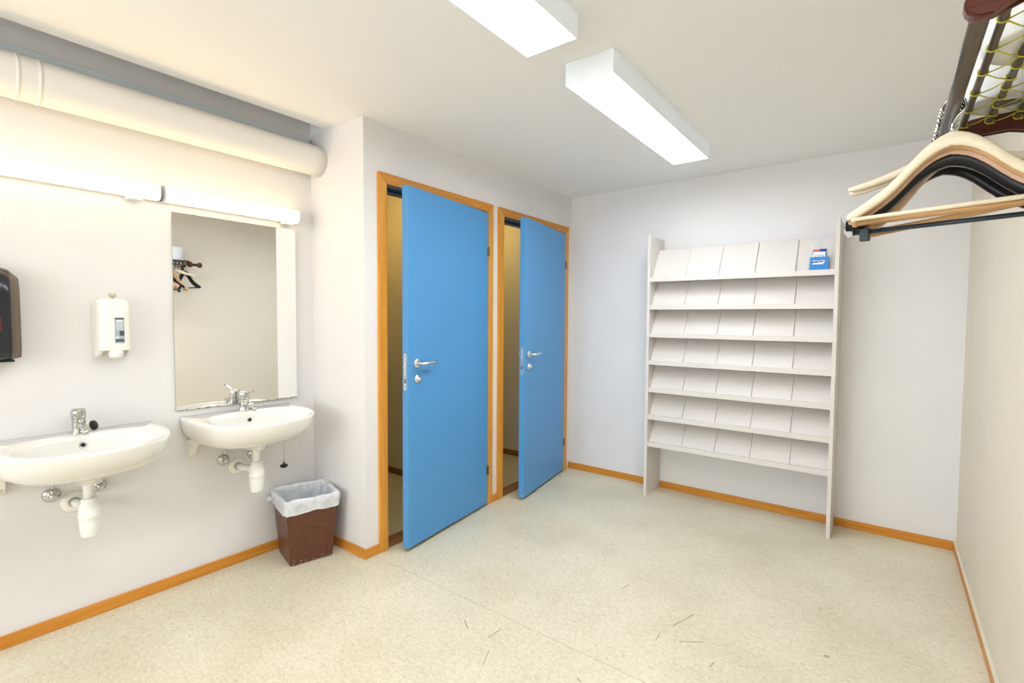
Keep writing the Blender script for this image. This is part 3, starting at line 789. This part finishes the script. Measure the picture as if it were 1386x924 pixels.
# ------------------------------------------------------------------ coat rack on the right wall
RX, RZ = .109, 1.850            # hanging rod
Y0, Y1 = 1.085, 1.835           # brackets
def rack():
    root = thing('coat_rack', 'wall coat rack with mahogany brackets, metal bars and yellow net shelf', 'coat rack', (XR, (Y0+Y1)/2, RZ))
    ox, oy = XR, (Y0+Y1)/2
    for yy in (Y0, Y1):
        bm = new(); th = .013
        prof = []
        # rounded nose round the rod, body rising then running to the wall
        cx_, cz_ = RX-ox, 0.0
        for k in range(9):
            a = math.radians(150+ (300-150)*k/8); prof.append((cx_+.026*math.cos(a), cz_+.026*math.sin(a)))
        prof += [(cx_+.045, -.006), (cx_+.085, .004), (cx_+.14, .006), (cx_+.20, -.010), (-.012, -.055), (0, -.085), (0, .065), (-.02, .060), (cx_+.19, .052), (cx_+.12, .052), (cx_+.06, .046), (cx_+.02, .034), (cx_-.008, .026)]
        A = [(x, yy-oy-th, z) for x, z in prof]; B = [(x, yy-oy+th, z) for x, z in prof]
        loft(bm, [A, B], smooth=False)
        es = [e for e in bm.edges if abs(e.verts[0].co.y-e.verts[1].co.y) < 1e-6]
        bmesh.ops.bevel(bm, geom=es, offset=.004, segments=2, affect='EDGES')
        obj('bracket', bm, M['maho'], root)
    bm = new(); tube(bm, [(RX-ox, Y0-oy-.008, 0), (RX-ox, Y1-oy+.065, 0)], .0145, 22)
    obj('rod', bm, M['rod'], root)
    bm = new(); T = TR(RX-ox, Y1-oy+.065, 0, -PI/2, 0, 0); lathe(bm, [(0, 0), (.018, 0), (.026, .008), (.028, .018), (.024, .030), (.012, .036), (0, .037)], 24, T); obj('end_knob', bm, M['maho'], root)
    bars = [.150, .204, .260, .316]; zsh = .032
    for bx_ in bars:
        bm = new(); tube(bm, [(bx_-ox, Y0-oy-.01, zsh), (bx_-ox, Y1-oy+.01, zsh)], .0075, 14); obj('shelf_bar', bm, M['rod'], root)
    bm = new()
    ys = [Y0+.02+.118*k for k in range(7)]
    for bi, (a, b) in enumerate(zip(bars, bars[1:])):
        for k, yy in enumerate(ys):
            y2 = yy+.059
            if bi == 0 or True:
                for q in (yy, ):
                    tube(bm, [(a-ox+.004, q-oy, zsh-.006), ((a+b)/2-ox, (q+y2)/2-oy, zsh-.009), (b-ox-.004, y2-oy, zsh-.006)], .0014, 7)
                    if k+1 < len(ys): tube(bm, [(b-ox-.004, y2-oy, zsh-.006), ((a+b)/2-ox, (y2+ys[k+1])/2-oy, zsh-.009), (a-ox+.004, ys[k+1]-oy, zsh-.006)], .0014, 7)
    for bi, bx_ in enumerate(bars):
        for yy in ys:
            for q in ([yy] if bi < len(bars)-1 else []) + ([yy+.059] if bi > 0 else []):
                if q > Y1-.01: continue
                pts = [(bx_-ox+.0088*math.cos(2*PI*k/12), q-oy, zsh+.0088*math.sin(2*PI*k/12)) for k in range(12)]
                tube(bm, pts, .0016, 6, closed=True)
                lathe(bm, [(0, -.004), (.0035, 0), (0, .004)], 8, TR(bx_-ox+.006, q-oy, zsh-.008))
    obj('yellow_net', bm, M['net'], root)
rack()

def roll(x, y, r, h, hole, label):
    root = thing('paper_roll', label, 'paper roll', (x, y, RZ+.032+.009), group='white paper rolls on the coat rack')
    bm = new(); lathe(bm, [(hole, 0), (r-.006, 0), (r, .006), (r, h-.006), (r-.006, h), (hole, h), (hole, 0)], 40); obj('paper', bm, M['paper'], root)
    bm = new(); lathe(bm, [(hole-.003, .002), (hole, .002), (hole, h-.002), (hole-.003, h-.002), (hole-.003, .002)], 28); o = obj('core', bm, mat('grey_card_core', (.38, .38, .37), .8), root); o['label'] = 'grey cardboard core'
roll(.235, 1.40, .095, .15, .034, 'fat white paper roll standing nearest on the coat rack net')
roll(.225, 1.728, .080, .13, .030, 'white paper roll standing farther along the coat rack net')

# ------------------------------------------------------------------ clothes hangers
def hanger_proto(name, label, m, barm, half=.225, drop=.160, hgt=.034, thick=.012, bar=.176, barr=.0055, contour=.012, clip=False, hook=.060, nobar=False):
    """origin at the centre of the rod it hangs from; body in the local x-z plane"""
    root = thing(name, label, 'clothes hanger')
    top = -hook
    bm = new(); n = 28; rings = []
    for i in range(n+1):
        q = -1+2*i/n; a = abs(q)
        x = half*q
        s = 1/(1+math.exp(-(a-.36)*7.5)); s0 = 1/(1+math.exp(.36*7.5)); s1 = 1/(1+math.exp(-.64*7.5))
        zt = top-drop*(.62*(s-s0)/(s1-s0)+.38*a*a)
        hh = hgt*(1.0-.30*a) if a < .9 else hgt*(.73-.25*(a-.9)*10)
        yc = contour*(a**2)*1.6
        w2 = thick/2*(1+.35*a)
        b = min(.004, w2*.7)
        rings.append([(x, yc-w2, zt-b), (x, yc-w2+b, zt), (x, yc+w2-b, zt), (x, yc+w2, zt-b), (x, yc+w2, zt-hh+b), (x, yc+w2-b, zt-hh), (x, yc-w2+b, zt-hh), (x, yc-w2, zt-hh+b)])
    loft(bm, rings); obj('shoulders', bm, m, root)
    yb = contour*1.25
    if not nobar:
        bm = new(); tube(bm, [(-half*.95, yb, top-bar), (half*.95, yb, top-bar)], barr, 12)
        obj('trouser_bar', bm, barm, root)
    for s in (() if nobar else (-1, 1)):
        bm = new()
        if clip:
            box(bm, s*half*.80-.012, s*half*.80+.012, yb-.010, yb+.010, top-bar-.026, top-bar+.010, bev=.003)
            obj('clip', bm, M['navy'], root)
            bm = new(); loft(bm, [[(s*x, y, z) for x, z in ((half*.93, top-drop-.02), (half+.004, top-drop-.018), (half+.008, top-bar+.006), (half*.98, top-bar-.012), (half*.93, top-bar-.006))] for y in (yb-.007, yb+.007)], smooth=False)
            obj('bar_end', bm, M['chrome'] if s < 0 else M['navy'], root)
        else:
            z1 = top-drop-hgt*.35
            box(bm, s*half*.93-.005, s*half*.93+.005, yb-.006, yb+.006, top-bar-.007, z1, bev=.002)
            obj('bar_end', bm, m, root)
    bm = new()
    R = .0225; pts = [(0, 0, top-.012), (0, 0, top+.006), (0, 0, top+.014)]
    # stem then the crook round the rod
    for k in range(15):
        a = math.radians(-90+ -1*(0)) ; ang = math.radians(-62+ (255)*k/14)
        pts.append((R*math.cos(ang), 0, R*math.sin(ang)-.004))
    tube(bm, pts, .0034, 9); obj('hook', bm, M['chrome'], root)
    bm = new(); lathe(bm, [(0, 0), (.0045, 0), (.0045, .008), (.003, .012), (0, .012)], 12, TR(0, 0, top-.002)); obj('ferrule', bm, M['chrome'], root)
    return root
GRP = 'wooden and black hangers bunched on the coat rack rod'
cream = hanger_proto('clothes_hanger', 'cream birch hanger at the very front of the bunch', M['cream_wood'], M['cream_wood'])
tan = hanger_proto('clothes_hanger', 'tan wooden hanger directly behind the cream one', M['tan_wood'], M['tan_wood'], hgt=.036, thick=.014, bar=.182, barr=.0062)
pink = hanger_proto('clothes_hanger', 'pinkish wooden hanger with a broad flat shoulder', M['pink_wood'], M['tan_wood'], hgt=.042, thick=.013, bar=.182, contour=.014)
blk = hanger_proto('clothes_hanger', 'glossy black hanger with a thick curved body and clip rail', M['black_gl'], M['navy'], half=.228, drop=.165, hgt=.062, thick=.028, bar=.202, barr=.0062, clip=True)
flat = hanger_proto('clothes_hanger', 'pale hanger whose flat left tip shows above the bunch, upper of two', M['cream_wood'], M['cream_wood'], half=.232, drop=.050, hgt=.024, thick=.012, nobar=True)
blk2 = hanger_proto('clothes_hanger', 'plain black hanger farthest back on the rod near the end bracket', M['black_gl'], M['black_gl'], hgt=.045, thick=.02)
for h_ in (cream, tan, pink, blk, flat, blk2): h_['group'] = GRP
def put(o, y, yaw_deg, roll_deg=0, dx=0.0):
    o.location = (RX+dx, y, RZ); o.rotation_euler = (0, math.radians(roll_deg), -math.radians(yaw_deg))
put(cream, 1.545, 16)
put(tan, 1.568, 16)
put(pink, 1.592, 16)
put(blk, 1.626, 15)
def copy_h(src, y, yaw_deg, roll_deg, label):
    return dup(src, (RX, y, RZ), rot=(0, math.radians(roll_deg), -math.radians(yaw_deg)), label=label)
copy_h(tan, 1.664, 15, -5, 'tan wooden hanger whose bar end pokes out under the black rail')
copy_h(pink, 1.690, 14, -7, 'pinkish hanger with its lower end showing under the black rail')
put(flat, 1.716, 13)
copy_h(flat, 1.745, 12, -2, 'pale hanger whose flat left tip shows above the bunch, lower of two')
put(blk2, 1.785, 10)
